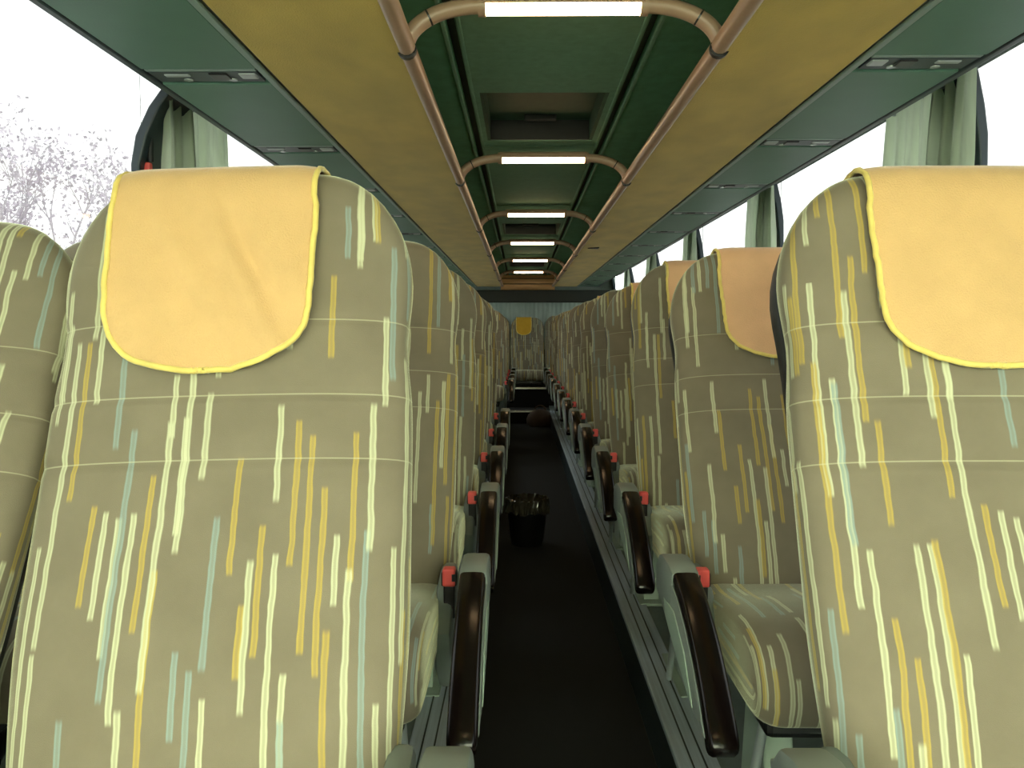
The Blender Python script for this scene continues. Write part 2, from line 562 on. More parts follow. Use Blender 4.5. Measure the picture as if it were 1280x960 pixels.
# rear wall with a pleated curtain over the rear window
rw = MB().box(XL, XR, Y_REAR, Y_REAR + 0.08, -0.2, 1.95).obj('wall_rear', 'wall')
tag(rw, 'grey rear wall of the coach', kind='structure')
cur = MB()
n = 120
rows = []
for z in (0.75, 1.0, 1.3, 1.52):
    rows.append([(XL + 0.1 + (XR - XL - 0.2) * k / n, Y_REAR - 0.06 + 0.007 * math.sin(k * 1.9) + 0.004 * math.sin(k * 0.7 + z), z) for k in range(n + 1)])
cur.loft(rows, close=False)
rc = cur.obj('rear_curtain', 'rear_curtain', smooth=True)
rc.modifiers.new('thickness', 'SOLIDIFY').thickness = 0.004
tag(rc, 'grey-green pleated curtain across the rear window behind the last seats', 'curtain')
hd = MB().box(XL, XR, 10.98, 11.10, 1.385, 1.545).obj('trim_1', 'header', bevel=0.01)
tag(hd, 'dark beam across the rear under the tan panel', kind='structure')
bh = MB()
pr = [(11.00, 1.545), (10.93, 1.60), (10.91, 1.66), (10.93, 1.72), (11.00, 1.79), (11.06, 1.79), (11.06, 1.545)]
bh.prism(pr, 'x', -0.26, 0.44)
bo = bh.obj('trim_2', 'bulkhead', smooth=True)
tag(bo, 'tan curved panel closing the aisle ceiling above the dark rear beam', kind='structure')
for z in (1.62, 1.69):
    MB().box(-0.25, 0.43, 10.905, 10.925, z - 0.004, z + 0.004).obj('groove', 'header', bo)

# ceiling: roof slab, side cloth strips, central panels with grooves, roof hatches
roof = MB().box(XL - 0.06, XR + 0.06, Y_FRONT - 0.1, Y_REAR + 0.08, 1.90, 1.96).obj('ceiling', 'ceiling')
tag(roof, 'dark green cloth ceiling above the aisle', kind='structure')
GL, GR = -0.169, 0.316
ZC = 1.735                                     # underside of the central ceiling
ARCH0, ARCHP, NARCH = 1.82, 1.56, 6
arch_y = [ARCH0 + ARCHP * k for k in range(-2, NARCH + 1)]
SL, SR = GL - 0.27, GR + 0.27
for a, b in ((SL, GL - 0.012), (GR + 0.012, SR)):
    MB().box(a, b, Y_FRONT, Y_REAR, ZC + 0.003, ZC + 0.03).obj('ceiling_strip', 'ceiling', roof)
for a, b in ((XL, SL), (SR, XR)):
    MB().box(a, b, Y_FRONT, Y_REAR, 1.84, 1.87).obj('ceiling_side', 'ceiling', roof)
for a in (SL, SR - 0.02):
    MB().box(a, a + 0.02, Y_FRONT, Y_REAR, ZC + 0.03, 1.84).obj('ceiling_light_stop', 'ceiling', roof)  # unseen upright, added to stop light leaking between the ceiling levels
for gx in (GL, GR):
    MB().box(gx - 0.012, gx + 0.012, Y_FRONT, Y_REAR, ZC + 0.022, ZC + 0.05).obj('groove', 'ceiling_groove', roof)
    for s in (-1, 1):
        MB().box(gx + s * 0.019 - 0.006, gx + s * 0.019 + 0.006, Y_FRONT, Y_REAR, ZC - 0.003, ZC + 0.03).obj('groove_lip', 'ceiling_mid', roof, bevel=0.003)
HX0, HX1 = -0.128, 0.273
edges = [Y_FRONT] + [y for y in arch_y if y > Y_FRONT + 0.3] + [Y_REAR]
for i in range(len(edges) - 1):
    y0, y1 = edges[i] + 0.004, edges[i + 1] - 0.004
    k = round((edges[i] - ARCH0) / ARCHP) if i > 0 else -9
    hatch = k in (0, 2, 4)
    pm = MB()
    X0, X1 = GL + 0.012, GR - 0.012
    za, zb = ZC, ZC + 0.03
    if not hatch:
        pm.box(X0, X1, y0, y1, za, zb)
    else:
        h0, h1 = y1 - 0.74, y1 - 0.09
        pm.box(X0, HX0, y0, y1, za, zb).box(HX1, X1, y0, y1, za, zb)
        pm.box(HX0, HX1, y0, h0, za, zb).box(HX0, HX1, h1, y1, za, zb)
        hr = empty('roof_hatch', (0.5 * (HX0 + HX1), 0.5 * (h0 + h1), ZC + 0.03))
        tag(hr, {0: 'dark square roof hatch recessed in the ceiling between the first and second arch lamps',
                 2: 'dark roof hatch recessed between the third and fourth arch lamps',
                 4: 'dark roof hatch recessed between the fifth and sixth arch lamps'}[k], 'roof hatch', 'roof hatches')
        hx, hy = 0.5 * (HX1 - HX0), 0.5 * (h1 - h0)
        MB().box(-hx + 0.012, hx - 0.012, -hy + 0.012, hy - 0.012, 0.045, 0.06).obj('lid', 'hatch', hr)
        f_ = MB()
        f_.box(-hx, -hx + 0.012, -hy, hy, -0.028, 0.06).box(hx - 0.012, hx, -hy, hy, -0.028, 0.06)
        f_.box(-hx + 0.012, hx - 0.012, -hy, -hy + 0.012, -0.028, 0.06)
        f_.obj('frame', 'hatch', hr)
        MB().box(-hx + 0.012, hx - 0.012, hy - 0.012, hy, -0.028, 0.06).obj('slot', 'black', hr)  # far wall of the frame, recess shade put into its black colour
        MB().box(-0.06, 0.06, hy - 0.10, hy - 0.07, 0.025, 0.045).obj('handle', 'black', hr, bevel=0.004)
    pm.obj('ceiling_panel', 'ceiling_mid', roof)


# ------------------------------------------------------------------ luggage racks
def rack(side, xi, xm_, xo, label):
    """xi inner edge, xm_ joint amber/teal, xo outer edge."""
    y0, y1 = -0.9, 11.0
    root = empty('luggage_rack', (xm_, 0, 1.59))
    tag(root, label, 'luggage rack', 'overhead luggage racks')
    L = lambda x: x - xm_

    def bx(a, b, *r, name, m, parent=root, **kw):
        a, b = sorted((L(a), L(b)))
        return MB().box(a, b, *r).obj(name, m, parent, **kw)
    bx(xi, xm_ - side * 0.012, y0, y1, 0.0, 0.028, name='felt_panel', m='amber', bevel=0.004)
    bx(xm_ - side * 0.012, xm_ - side * 0.002, y0, y1, 0.006, 0.028, name='joint_strip', m='teal_dark')
    bx(xm_ - side * 0.002, xm_ + side * 0.012, y0, y1, -0.002, 0.028, name='light_strip', m='teal_light', bevel=0.002)
    bx(xo - side * 0.022, xo, y0, y1, -0.002, 0.055, name='outer_edge', m='teal_dark', bevel=0.005)
    bx(xo - side * 0.012, xo - side * 0.004, y0, y1, 0.055, 0.248, name='light_stop_board', m='teal_dark')  # unseen board, added to keep window light off the ceiling
    # hand rail along the inner edge, in lengths that meet at the arches
    ys = [y0] + [y for y in arch_y if y0 < y < y1] + [y1]
    for a, b in zip(ys[:-1], ys[1:]):
        r_ = MB().tube([(L(xi), a + 0.010, 0.012), (L(xi), b - 0.010, 0.012)], 0.019, 14).obj('hand_rail', 'rail', root, smooth=True)
        MB().tube([(L(xi), b - 0.0099, 0.012), (L(xi), b + 0.0099, 0.012)], 0.017, 14).obj('rail_joint', 'black', r_, smooth=True)
    # teal panels with a service unit every seat row
    u0 = 1.98 if side < 0 else 1.90
    cells = [u0 + PITCH * k for k in range(-3, 12)]
    xa, xb = sorted((L(xm_ + side * 0.012), L(xo - side * 0.022)))
    prev = y0
    for ci, c in enumerate(cells + [None]):
        end = y1 if c is None else c - 0.055
        if end - prev > 0.05:
            MB().box(xa, xb, prev + 0.002, end - 0.002, 0.0, 0.024).obj('teal_panel', 'teal', root, bevel=0.003)
        if c is None:
            break
        u = MB().box(xa, xb, c - 0.055, c + 0.055, 0.012, 0.030).obj('service_unit', 'teal', root)
        ww = xb - xa
        q = lambda f: xa + ww * f if side > 0 else xb - ww * f
        def sub(name, m, f0, f1, ya, yb, z0, z1, **kw):
            a_, b_ = sorted((q(f0), q(f1)))
            MB().box(a_, b_, c + ya, c + yb, z0, z1).obj(name, m, u, **kw)
        sub('bezel', 'teal_light', 0.02, 0.98, -0.054, -0.040, 0.000, 0.014, bevel=0.001)
        sub('slot', 'teal_dark', 0.03, 0.97, -0.040, 0.034, -0.0005, 0.016)
        sub('button_block', 'black', 0.30, 0.46, -0.030, 0.010, -0.004, 0.012, bevel=0.002)
        sub('lamp_bar', 'silver', 0.05, 0.20, -0.030, 0.006, -0.004, 0.012, bevel=0.003)
        sub('lamp_bar', 'silver', 0.64, 0.86, -0.024, -0.006, -0.003, 0.012, bevel=0.003)
        for f in (0.3, 0.7):
            MB().disc((q(f), c + 0.018), 0.010, -0.003, 0.014, 14, 0.014).obj('lamp_lens', 'lens', u, smooth=True)
        prev = c + 0.055
    return root


rk_l = rack(-1, -0.242, -0.582, -0.878, 'long overhead luggage rack above the tree side seats, amber felt and teal underside')
rk_r = rack(1, 0.419, 0.738, 1.016, 'long overhead luggage rack opposite the tree side, amber felt with a small dark mark')
MB().prism([(0.47 - 0.738, 5.95), (0.545 - 0.738, 5.90), (0.545 - 0.738, 5.99)], 'z', -0.006, 0.002).obj('dark_mark', 'black', rk_r)


# ------------------------------------------------------------------ arch lamps over the aisle
def arch_lamp(k):
    y = ARCH0 + ARCHP * k
    zc = 1.688
    root = empty('arch_lamp', (0.0885, y, 1.602))
    hwid, lamp_h = 0.3305, 0.175
    h = zc - 1.602
    pts = []
    for a in range(0, 13):
        t = a / 12 * math.pi / 2
        pts.append((-(lamp_h + (hwid - lamp_h) * math.cos(t)) if t < math.pi / 2 - 1e-6 else -lamp_h, 0, h * math.sin(t)))
    right = [(-p[0], 0, p[2]) for p in reversed(pts)]
    nm = ['first', 'second', 'third', 'fourth', 'fifth', 'sixth'][k] if k >= 0 else 'front'
    for pp in (pts, right):
        MB().tube(pp, 0.017, 12, up=(0, 1, 0)).obj('arch_tube', 'rail', root, smooth=True)
        j = 6
        a_, b_ = Vector(pp[j]), Vector(pp[j + 1])
        MB().tube([a_, a_ + (b_ - a_).normalized() * 0.004], 0.0178, 12, up=(0, 1, 0)).obj('joint_ring', 'black', root)
    for s in (-1, 1):
        MB().tube([(s * (lamp_h - 0.012), 0, h), (s * (lamp_h + 0.004), 0, h)], 0.0225, 14, up=(0, 1, 0)).obj('end_collar', 'rail', root, smooth=True)
        MB().tube([(s * hwid, -0.007, -0.004), (s * hwid, 0.007, -0.004)], 0.0208, 14).obj('clip', 'black', root, smooth=True)
    MB().tube([(-lamp_h + 0.012, 0, h), (lamp_h - 0.012, 0, h)], 0.020, 16, up=(0, 1, 0)).obj('lamp_tube', 'lamp', root, smooth=True)
    arc_ = [(0.0245 * math.cos(t), h + 0.0245 * math.sin(t)) for t in [math.pi * (i / 12) - 0.1 + 0.2 * (i / 12) for i in range(13)]]
    arc_ += [(0.0215 * math.cos(t), h + 0.0215 * math.sin(t)) for t in [math.pi * (1 - i / 12) + 0.1 - 0.2 * (i / 12) for i in range(13)]]
    MB().prism(arc_, 'x', -lamp_h + 0.004, lamp_h - 0.004).obj('housing', 'rail', root, smooth=True, auto=0.6)
    tag(root, 'glowing lamp on a rounded tan arch over the aisle, the %s from the front' % nm if k >= 0 else
        'glowing lamp on a rounded tan arch by the windscreen', 'lamp', 'arch lamps over the aisle')
    return root


for k in range(-1, NARCH):
    arch_lamp(k)

# ------------------------------------------------------------------ seats
HINGE = Vector((0, 0.115, 0.435))
S_LEN = 0.83
D0 = 0.055
_ang = lambda s: rad(18.0 + 3.5 * math.sin(min(1, s / 0.6) * math.pi) - (4.0 if s > 0.6 else 0) * min(1, (s - 0.6) / 0.2 if s > 0.6 else 0))
_sp = [(0.0, 0.0)]
NS = 400
for i in range(NS):
    a = _ang(S_LEN * (i + 0.5) / NS)
    _sp.append((_sp[-1][0] + math.sin(a) * S_LEN / NS, _sp[-1][1] + math.cos(a) * S_LEN / NS))


def spine(s):
    f = max(0, min(NS, s / S_LEN * NS))
    i = min(NS - 1, int(f))
    t = f - i
    y = _sp[i][0] * (1 - t) + _sp[i + 1][0] * t
    z = _sp[i][1] * (1 - t) + _sp[i + 1][1] * t
    a = _ang(s)
    return Vector((0, y, z)), Vector((0, -math.cos(a), math.sin(a))), Vector((0, math.sin(a), math.cos(a)))


def half_w(s, S=S_LEN, W=0.240, rx=0.142, rs=0.185):
    w = W - 0.016 * max(0, 1 - s / 0.22) ** 1.5 - 0.008 * math.exp(-((s - 0.575) / 0.06) ** 2)
    if s > S - rs:
        q = min(1, (s - (S - rs)) / rs)
        w -= rx * (1 - math.sqrt(max(0, 1 - q ** 2.2)))
    return w


def half_d(s, d=D0, S=S_LEN):
    r = d
    v = d + 0.012 * math.exp(-((s - 0.18) / 0.14) ** 2)
    if s > S - r:
        q = min(1, (s - (S - r)) / r)
        v *= math.sqrt(max(0.0004, 1 - q * q))
    if s < 0.03:
        q = 1 - s / 0.03
        v *= math.sqrt(max(0.05, 1 - 0.8 * q * q))
    return v


def sheet_rings(ss, wf, df, off, n=44, ex=3.0, dent=True):
    rings, uvs = [], []
    for s in ss:
        C, Nn, T = spine(s)
        w, d = wf(s), df(s)
        ring, arc, prev, us = [], 0.0, None, []
        for k in range(n + 1):
            th = -math.pi / 2 - 2 * math.pi * k / n      # start at back centre
            cx, sy = math.cos(th), math.sin(th)
            x = w * math.copysign(abs(cx) ** (2 / ex), cx)
            t = d * math.copysign(abs(sy) ** (2 / ex), sy)
            if dent and t > 0:
                for sv in (0.600, 0.497, 0.412):
                    t -= 0.0035 * math.exp(-((s - sv) / 0.007) ** 2)
                t += 0.004 * math.cos(x / w * math.pi * 0.5)
            p = C + Nn * (t + off) + Vector((x, 0, 0))
            if prev is not None:
                arc += (p - prev).length
            prev = p
            us.append(arc)
            if k < n:
                ring.append(p)
        tot = us[-1]
        rings.append(ring)
        uvs.append([(u - tot / 2, s) for u in us])
    return rings, uvs


def s_list(S, base=46, seams=True):
    ss = [S * i / base for i in range(base)] + [S - D0 * q for q in (0.6, 0.4, 0.25, 0.13, 0.05, 0.0)]
    if seams:
        for sv in (0.600, 0.497, 0.412):
            ss += [sv - 0.012, sv - 0.006, sv, sv + 0.006, sv + 0.012]
    ss = sorted(ss)
    out = [ss[0]]
    for s in ss[1:]:
        if s - out[-1] > 0.0018:
            out.append(s)
    return out


def build_seat_meshes():
    me = {}
    r, u = sheet_rings(s_list(S_LEN), half_w, half_d, 0.0)
    me['backrest'] = MB().loft(r, u).mesh('backrest', smooth=True, auto=1.4)
    S2 = S_LEN - 0.012
    r, u = sheet_rings(s_list(S2, 30, False), lambda s: half_w(s, S2, 0.240) - (0.034 - 0.022 * min(1, max(0, (s - 0.42) / 0.16))), lambda s: half_d(s, 0.05, S2), -0.042, n=36, dent=False, ex=3.6)
    me['back_shell'] = MB().loft(r).mesh('back_shell', smooth=True, auto=1.4)
    # cushion: closed side profile swept across the seat, shrinking at both ends
    prof = catmull([(0.15, 0.475, 0), (0.02, 0.488, 0), (-0.12, 0.508, 0), (-0.23, 0.512, 0), (-0.30, 0.492, 0), (-0.335, 0.445, 0),
                    (-0.335, 0.400, 0), (-0.300, 0.372, 0), (-0.15, 0.368, 0), (0.05, 0.368, 0), (0.15, 0.378, 0), (0.165, 0.42, 0)], 5, True)
    cy = sum(p.x for p in prof) / len(prof)
    cz = 0.44
    W, rr = 0.222, 0.045
    st_ = []                                                     # (x, inset, u)
    for i in range(0, 7):
        t = (i / 6) * math.pi / 2
        st_.append((W - rr + rr * math.sin(t), rr * (1 - math.cos(t)), W - rr + rr * t))
    u_e = st_[-1][2]
    for f in (0.25, 0.5, 0.75, 0.93):
        st_.append((W + 0.004 * f, rr + f * 0.03, u_e + f * 0.05))
    full = [(-x, i_, -u) for x, i_, u in reversed(st_)] + [(x * 0.5 - 0.085, 0.0, x * 0.5 - 0.085) for x in (0.0, 0.17)] + st_
    rings, uvs = [], []
    for x, ins, uu in full:
        ring = []
        for p in prof:
            d = Vector((p.x - cy, p.y - cz, 0))
            sy_ = max(0.12, 1 - 0.55 * ins / 0.25) if ins else 1
            sz_ = max(0.05, 1 - (0.5 * ins + max(0, ins - rr) * 1.2) / 0.075) if ins else 1
            crown = 0.006 * (1 - (x / W) ** 2) if p.y > 0.44 else 0
            ring.append((x, cy + d.x * sy_, cz + d.y * sz_ + crown))
        arc, us = 0.0, []
        for k in range(len(prof) + 1):
            us.append((uu, 3.0 - arc))
            if k < len(prof):
                arc += (prof[(k + 1) % len(prof)] - prof[k]).length
        rings.append(ring)
        uvs.append(us)
    me['seat_cushion'] = MB().loft(rings, uvs).mesh('seat_cushion', smooth=True, auto=1.5)
    me['seat_frame'] = MB().box(-0.185, 0.185, -0.24, 0.14, 0.318, 0.372).mesh('seat_frame', bevel=0.012)
    # armrest, aisle side = +x local; profile in (y, z)
    arc = catmull([(0.035, 0.545, 0), (-0.02, 0.552, 0), (-0.10, 0.545, 0), (-0.20, 0.516, 0), (-0.30, 0.462, 0), (-0.375, 0.402, 0), (-0.40, 0.372, 0)], 6)
    rings = []
    for k, p in enumerate(arc[12:]):
        i = k + 12
        t = (arc[min(i + 1, len(arc) - 1)] - arc[i - 1]).normalized()
        nn = Vector((-t.y, t.x, 0))
        if nn.y < 0:
            nn = -nn
        endf = max(0.0, (k - (len(arc) - 12 - 5)) / 4)
        sc = math.sqrt(max(0.06, 1 - endf ** 2 * 0.94))
        hx, hz = 0.027 * (0.6 + 0.4 * sc), 0.019 * sc
        ring = []
        for q in range(16):
            th = 2 * math.pi * q / 16
            cx, sx = math.cos(th), math.sin(th)
            x = hx * math.copysign(abs(cx) ** 0.42, cx)
            z = hz * math.copysign(abs(sx) ** 0.42, sx)
            ring.append((0.005 + x, p.x + nn.x * z, p.y + nn.y * z))
        rings.append(ring)
    me['armrest_pad'] = MB().loft(rings).mesh('armrest_pad', smooth=True, auto=1.2)
    # grey bow-shaped body under the pad with a cap at its root
    top = [(p.x, p.y - 0.006) for p in arc[:-5]]
    low = [(-0.345, 0.398), (-0.31, 0.392), (-0.20, 0.408), (-0.09, 0.440), (0.00, 0.470), (0.06, 0.49), (0.075, 0.53)]
    me['armrest_body'] = MB().prism(top + low, 'x', -0.014, 0.034).mesh('armrest_body', smooth=True, bevel=0.004, auto=0.6)
    cap = [(-0.103, 0.585), (-0.06, 0.592), (0.0, 0.592), (0.045, 0.582), (0.072, 0.555), (0.07, 0.50), (0.0, 0.49), (-0.09, 0.52)]
    me['armrest_cap'] = MB().prism([(p[0] - 0.004, p[1] - 0.022) for p in cap], 'x', -0.024, 0.036).mesh('armrest_cap', smooth=True, bevel=0.009, auto=0.6)
    facet = [(-0.30, 0.400), (-0.19, 0.425), (-0.05, 0.465), (-0.03, 0.495), (-0.13, 0.500), (-0.23, 0.462)]
    me['recess'] = MB().prism(facet, 'x', 0.0335, 0.0365).mesh('recess', bevel=0.001)
    # seat side cover below the armrest root and the leg
    side = [(0.13, 0.52), (0.02, 0.50), (-0.06, 0.43), (-0.02, 0.34), (0.05, 0.28), (0.13, 0.33)]
    me['side_cover'] = MB().prism(side, 'x', -0.020, 0.014).mesh('side_cover', smooth=True, bevel=0.010, auto=0.6)
    leg = MB()
    leg.loft([[(-0.028, -0.05, z) if z > 0.1 else (-0.028, -0.11, z), (0.028, -0.05, z) if z > 0.1 else (0.028, -0.11, z),
               (0.028, 0.05, z) if z > 0.1 else (0.028, 0.10, z), (-0.028, 0.05, z) if z > 0.1 else (-0.028, 0.10, z)] for z in (0.009, 0.33)])
    me['leg'] = leg.mesh('leg', bevel=0.004)
    me['foot_plate'] = MB().box(-0.05, 0.05, -0.16, 0.15, 0.0005, 0.012).mesh('foot_plate', bevel=0.003)
    me['strut'] = MB().tube([(0.075, -0.20, 0.34), (0.075, -0.06, 0.02)], 0.009, 10).mesh('strut', smooth=True)
    me['lever'] = MB().tube([(0.10, -0.20, 0.34), (0.10, -0.30, 0.335), (0.10, -0.33, 0.325)], [0.014, 0.016, 0.02], 10).mesh('lever', smooth=True)
    me['buckle_stalk'] = MB().box(-0.011, 0.011, -0.010, 0.012, 0.455, 0.527).mesh('buckle_stalk', bevel=0.003)
    me['buckle'] = MB().box(-0.015, 0.015, -0.013, 0.013, 0.520, 0.548).mesh('buckle', bevel=0.003)
    rb = MB().box(-0.0125, 0.0125, -0.0165, 0.010, 0.520, 0.555)
    me['release_button'] = rb.mesh('release_button', bevel=0.004)
    me['slot'] = MB().box(0.006, 0.0130, -0.0172, -0.004, 0.531, 0.545).mesh('slot')
    return me


SM = build_seat_meshes()


def make_seat(ax, window=False):
    """ax: +1 when the aisle is on the +x side of the seat, -1 when on the -x side. Window seats have ax too."""
    root = empty('coach_seat')
    link('backrest', SM['backrest'], 'fabric', root, HINGE)
    link('back_shell', SM['back_shell'], 'shell', root, HINGE + Vector((-0.010 if ax < 0 else (0.012 if window else -0.004), 0, 0)))
    link('seat_cushion', SM['seat_cushion'], 'fabric', root)
    fr = link('seat_frame', SM['seat_frame'], 'black', root)
    link('lever', SM['lever'], 'black', fr, (-0.05 * ax, 0, 0))
    lg = link('leg', SM['leg'], 'leg', root, (0.11 * ax, 0, 0))
    link('foot_plate', SM['foot_plate'], 'leg', lg)
    link('strut', SM['strut'], 'silver', root, (0.10 * ax if ax > 0 else -0.25, 0, 0))
    bk = link('buckle', SM['buckle'], 'black', root, (0.243 * ax, 0.0, -0.012))
    bk.scale = (ax, 1, 1)
    link('buckle_stalk', SM['buckle_stalk'], 'black', bk)
    rbm = link('release_button', SM['release_button'], 'red', bk)
    rbm['label'] = 'red release button'
    link('slot', SM['slot'], 'black', bk)
    if window:
        return root
    arm = link('armrest', SM['armrest_body'], 'grey_plastic', root, (0.290 * ax, 0, 0))
    arm.scale = (ax * 0.88, 1, 1)
    link('armrest_pad', SM['armrest_pad'], 'arm_pad', arm)
    link('armrest_cap', SM['armrest_cap'], 'grey_plastic', arm)
    link('recess', SM['recess'], 'leg', arm)
    sc = link('side_cover', SM['side_cover'], 'grey_plastic', root, (0.236 * ax, 0, 0))
    sc.scale = (ax, 1, 1)
    return root


def cloth_meshes(hwid, length, wrinkle, seed, shift=0.0):
    """plush cloth over the top of the backrest; coordinates relative to the hinge."""
    rnd = random.Random(seed)
    n_a, S = 34, S_LEN
    off = 0.005
    qs = []
    for i in range(5):
        qs.append(('b', S - 0.16 + (0.16 - D0) * i / 5))
    for i in range(11):
        qs.append(('t', math.pi * i / 10))
    for i in range(1, 31):
        qs.append(('f', S - D0 - (length - D0) * (1 - (1 - i / 30) ** 1.7)))
    ry = 0.092
    s_end = S - length
    rows_ = []
    for kind, val in qs:
        row = []
        for j in range(n_a + 1):
            a = -1 + 2 * j / n_a
            w = hwid
            if kind == 'f':
                lower = max(0.0, (ry - (val - s_end)) / ry)
                w = hwid * max(0.10, (1 - min(1, lower) ** 2.4) ** (1 / 2.2)) if lower > 0 else hwid
                w *= 1 + 0.02 * math.sin((S - val) * 18)
            x = a * w + shift
            hw_ = half_w(min(val if kind == 'f' else S - D0, S - 0.05))
            e = (1 - min(0.98, abs(x) / hw_) ** 3.0) ** (1 / 3.0)
            drop = 0.03 * max(0, (abs(x) - 0.10) / 0.10) ** 2     # the top edge falls off towards the shoulders
            if kind == 'b':
                C, Nn, T = spine(val)
                p = C - Nn * (0.042 + 0.05 + 0.006)
            elif kind == 't':
                C, Nn, T = spine(S - D0)
                rb_ = 0.098
                # flattened arc from behind the shell to the front face
                c, s_ = math.cos(val), math.sin(val)
                tt = (-(rb_) * c if c > 0 else -(D0 * e + 0.007 + 0.006 * wrinkle + off) * c)
                p = C + Nn * tt + T * ((D0 + off + 0.001) * s_ ** 0.8 - drop)
            else:
                C, Nn, T = spine(val)
                # smooth dip of the bottom row so the hem curves
                p = C + Nn * (half_d(min(val, S - D0)) * e + (0.007 + 0.006 * wrinkle) + off)
                if kind == 'f':
                    p -= T * drop * max(0, 1 - (S - D0 - val) / 0.06)
            if kind != 'b':
                amp = wrinkle * (0.0 if kind == 't' else min(1, (S - D0 - val) / 0.06))
                amp *= max(0.0, 0.55 + 1.1 * noise.noise(Vector((x * 9 + seed, val * 5 if kind == 'f' else 0, 3.3))))
                ph = x * 50 + 1.6 * noise.noise(Vector((x * 7, (val if kind == 'f' else S) * 7, seed + 0.5))) - (S - (val if kind == 'f' else S)) * 30
                p += Nn * amp * (0.0060 * math.sin(ph) + 0.0036 * math.sin(ph * 2.1 + 1.3))
                if wrinkle > 0.9 and kind == 'f':
                    dep = S - val
                    fade = min(1, max(0, (dep - 0.04) / 0.08))
                    for x0, sl, hh in ((-0.035, 0.46, 0.009), (0.015, 0.42, 0.006), (-0.10, 0.42, 0.006), (0.062, 0.30, 0.004)):
                        q = (x - x0 - sl * dep) / 0.0105
                        p += Nn * hh * fade * math.exp(-q * q if q > 0 else -q * q * 0.25)
                p += Nn * amp * 0.003 * noise.noise(Vector((x * 14 + seed, val * 14, seed)))
            row.append(p + Vector((x, 0, 0)))
        rows_.append(row)
    cm = MB().loft(rows_, close=False).mesh('cloth', smooth=True, auto=2.0)
    outline = [r[0] for r in rows_] + rows_[-1][1:-1] + [r[-1] for r in reversed(rows_)]
    pts = [p + Vector((rnd.uniform(-1, 1), rnd.uniform(-0.6, 0.6), rnd.uniform(-1, 1))) * 0.0009 + Vector((0, -0.0012, 0.0008)) for p in outline]
    em = MB().tube(pts, 0.0042, 7, up=(0.3, 1, 0.1)).mesh('edging', smooth=True, auto=2.0)
    return cm, em


CLOTH = {
    'wide': cloth_meshes(0.135, 0.305, 1.0, 3),
    'plain': cloth_meshes(0.136, 0.297, 0.35, 5),
    'narrow': cloth_meshes(0.105, 0.27, 0.4, 9),
}


def add_cloth(seat, recl, kind, m, dx, label, tilt=0.0):
    root = empty('headrest_cloth')
    root.matrix_world = seat_matrix(seat) @ Matrix.Translation(HINGE) @ Matrix.Rotation(tilt, 4, 'Y') @ Matrix.Rotation(-recl, 4, 'X') @ Matrix.Translation((dx, 0, 0))
    cm, em = CLOTH[kind]
    c = link('cloth', cm, None, root)
    if not cm.materials:
        cm.materials.append(M[m])
    c.material_slots[0].link = 'OBJECT'
    c.material_slots[0].material = M[m]
    if 'thickness' not in c.modifiers:
        md = c.modifiers.new('thickness', 'SOLIDIFY')
        md.thickness = 0.004
        md.offset = 0.0
    link('edging', em, 'edging', root)['label'] = 'yellow plush edging'
    tag(root, label, 'headrest cloth', 'headrest cloths')
    return root


def seat_matrix(seat):
    return Matrix.Translation(seat.location) @ Matrix.Rotation(seat.rotation_euler.z, 4, 'Z')


PROTO = {}


def place_seat(x, y, z, ax, recl, label, group, rz=0.0, window=False, lean=0.0):
    key = (ax, window)
    if key not in PROTO:
        s = make_seat(ax, window)
        PROTO[key] = s
    else:
        s = copy_tree(PROTO[key])
    for ch in s.children:
        nm = ch.name.split('.')[0]
        if nm in ('backrest', 'back_shell'):
            ch.rotation_euler = (-recl, lean, 0)
    s.location = (x, y, z)
    s.rotation_euler = (0, 0, rz)
    tag(s, label, 'seat', group)
    return s


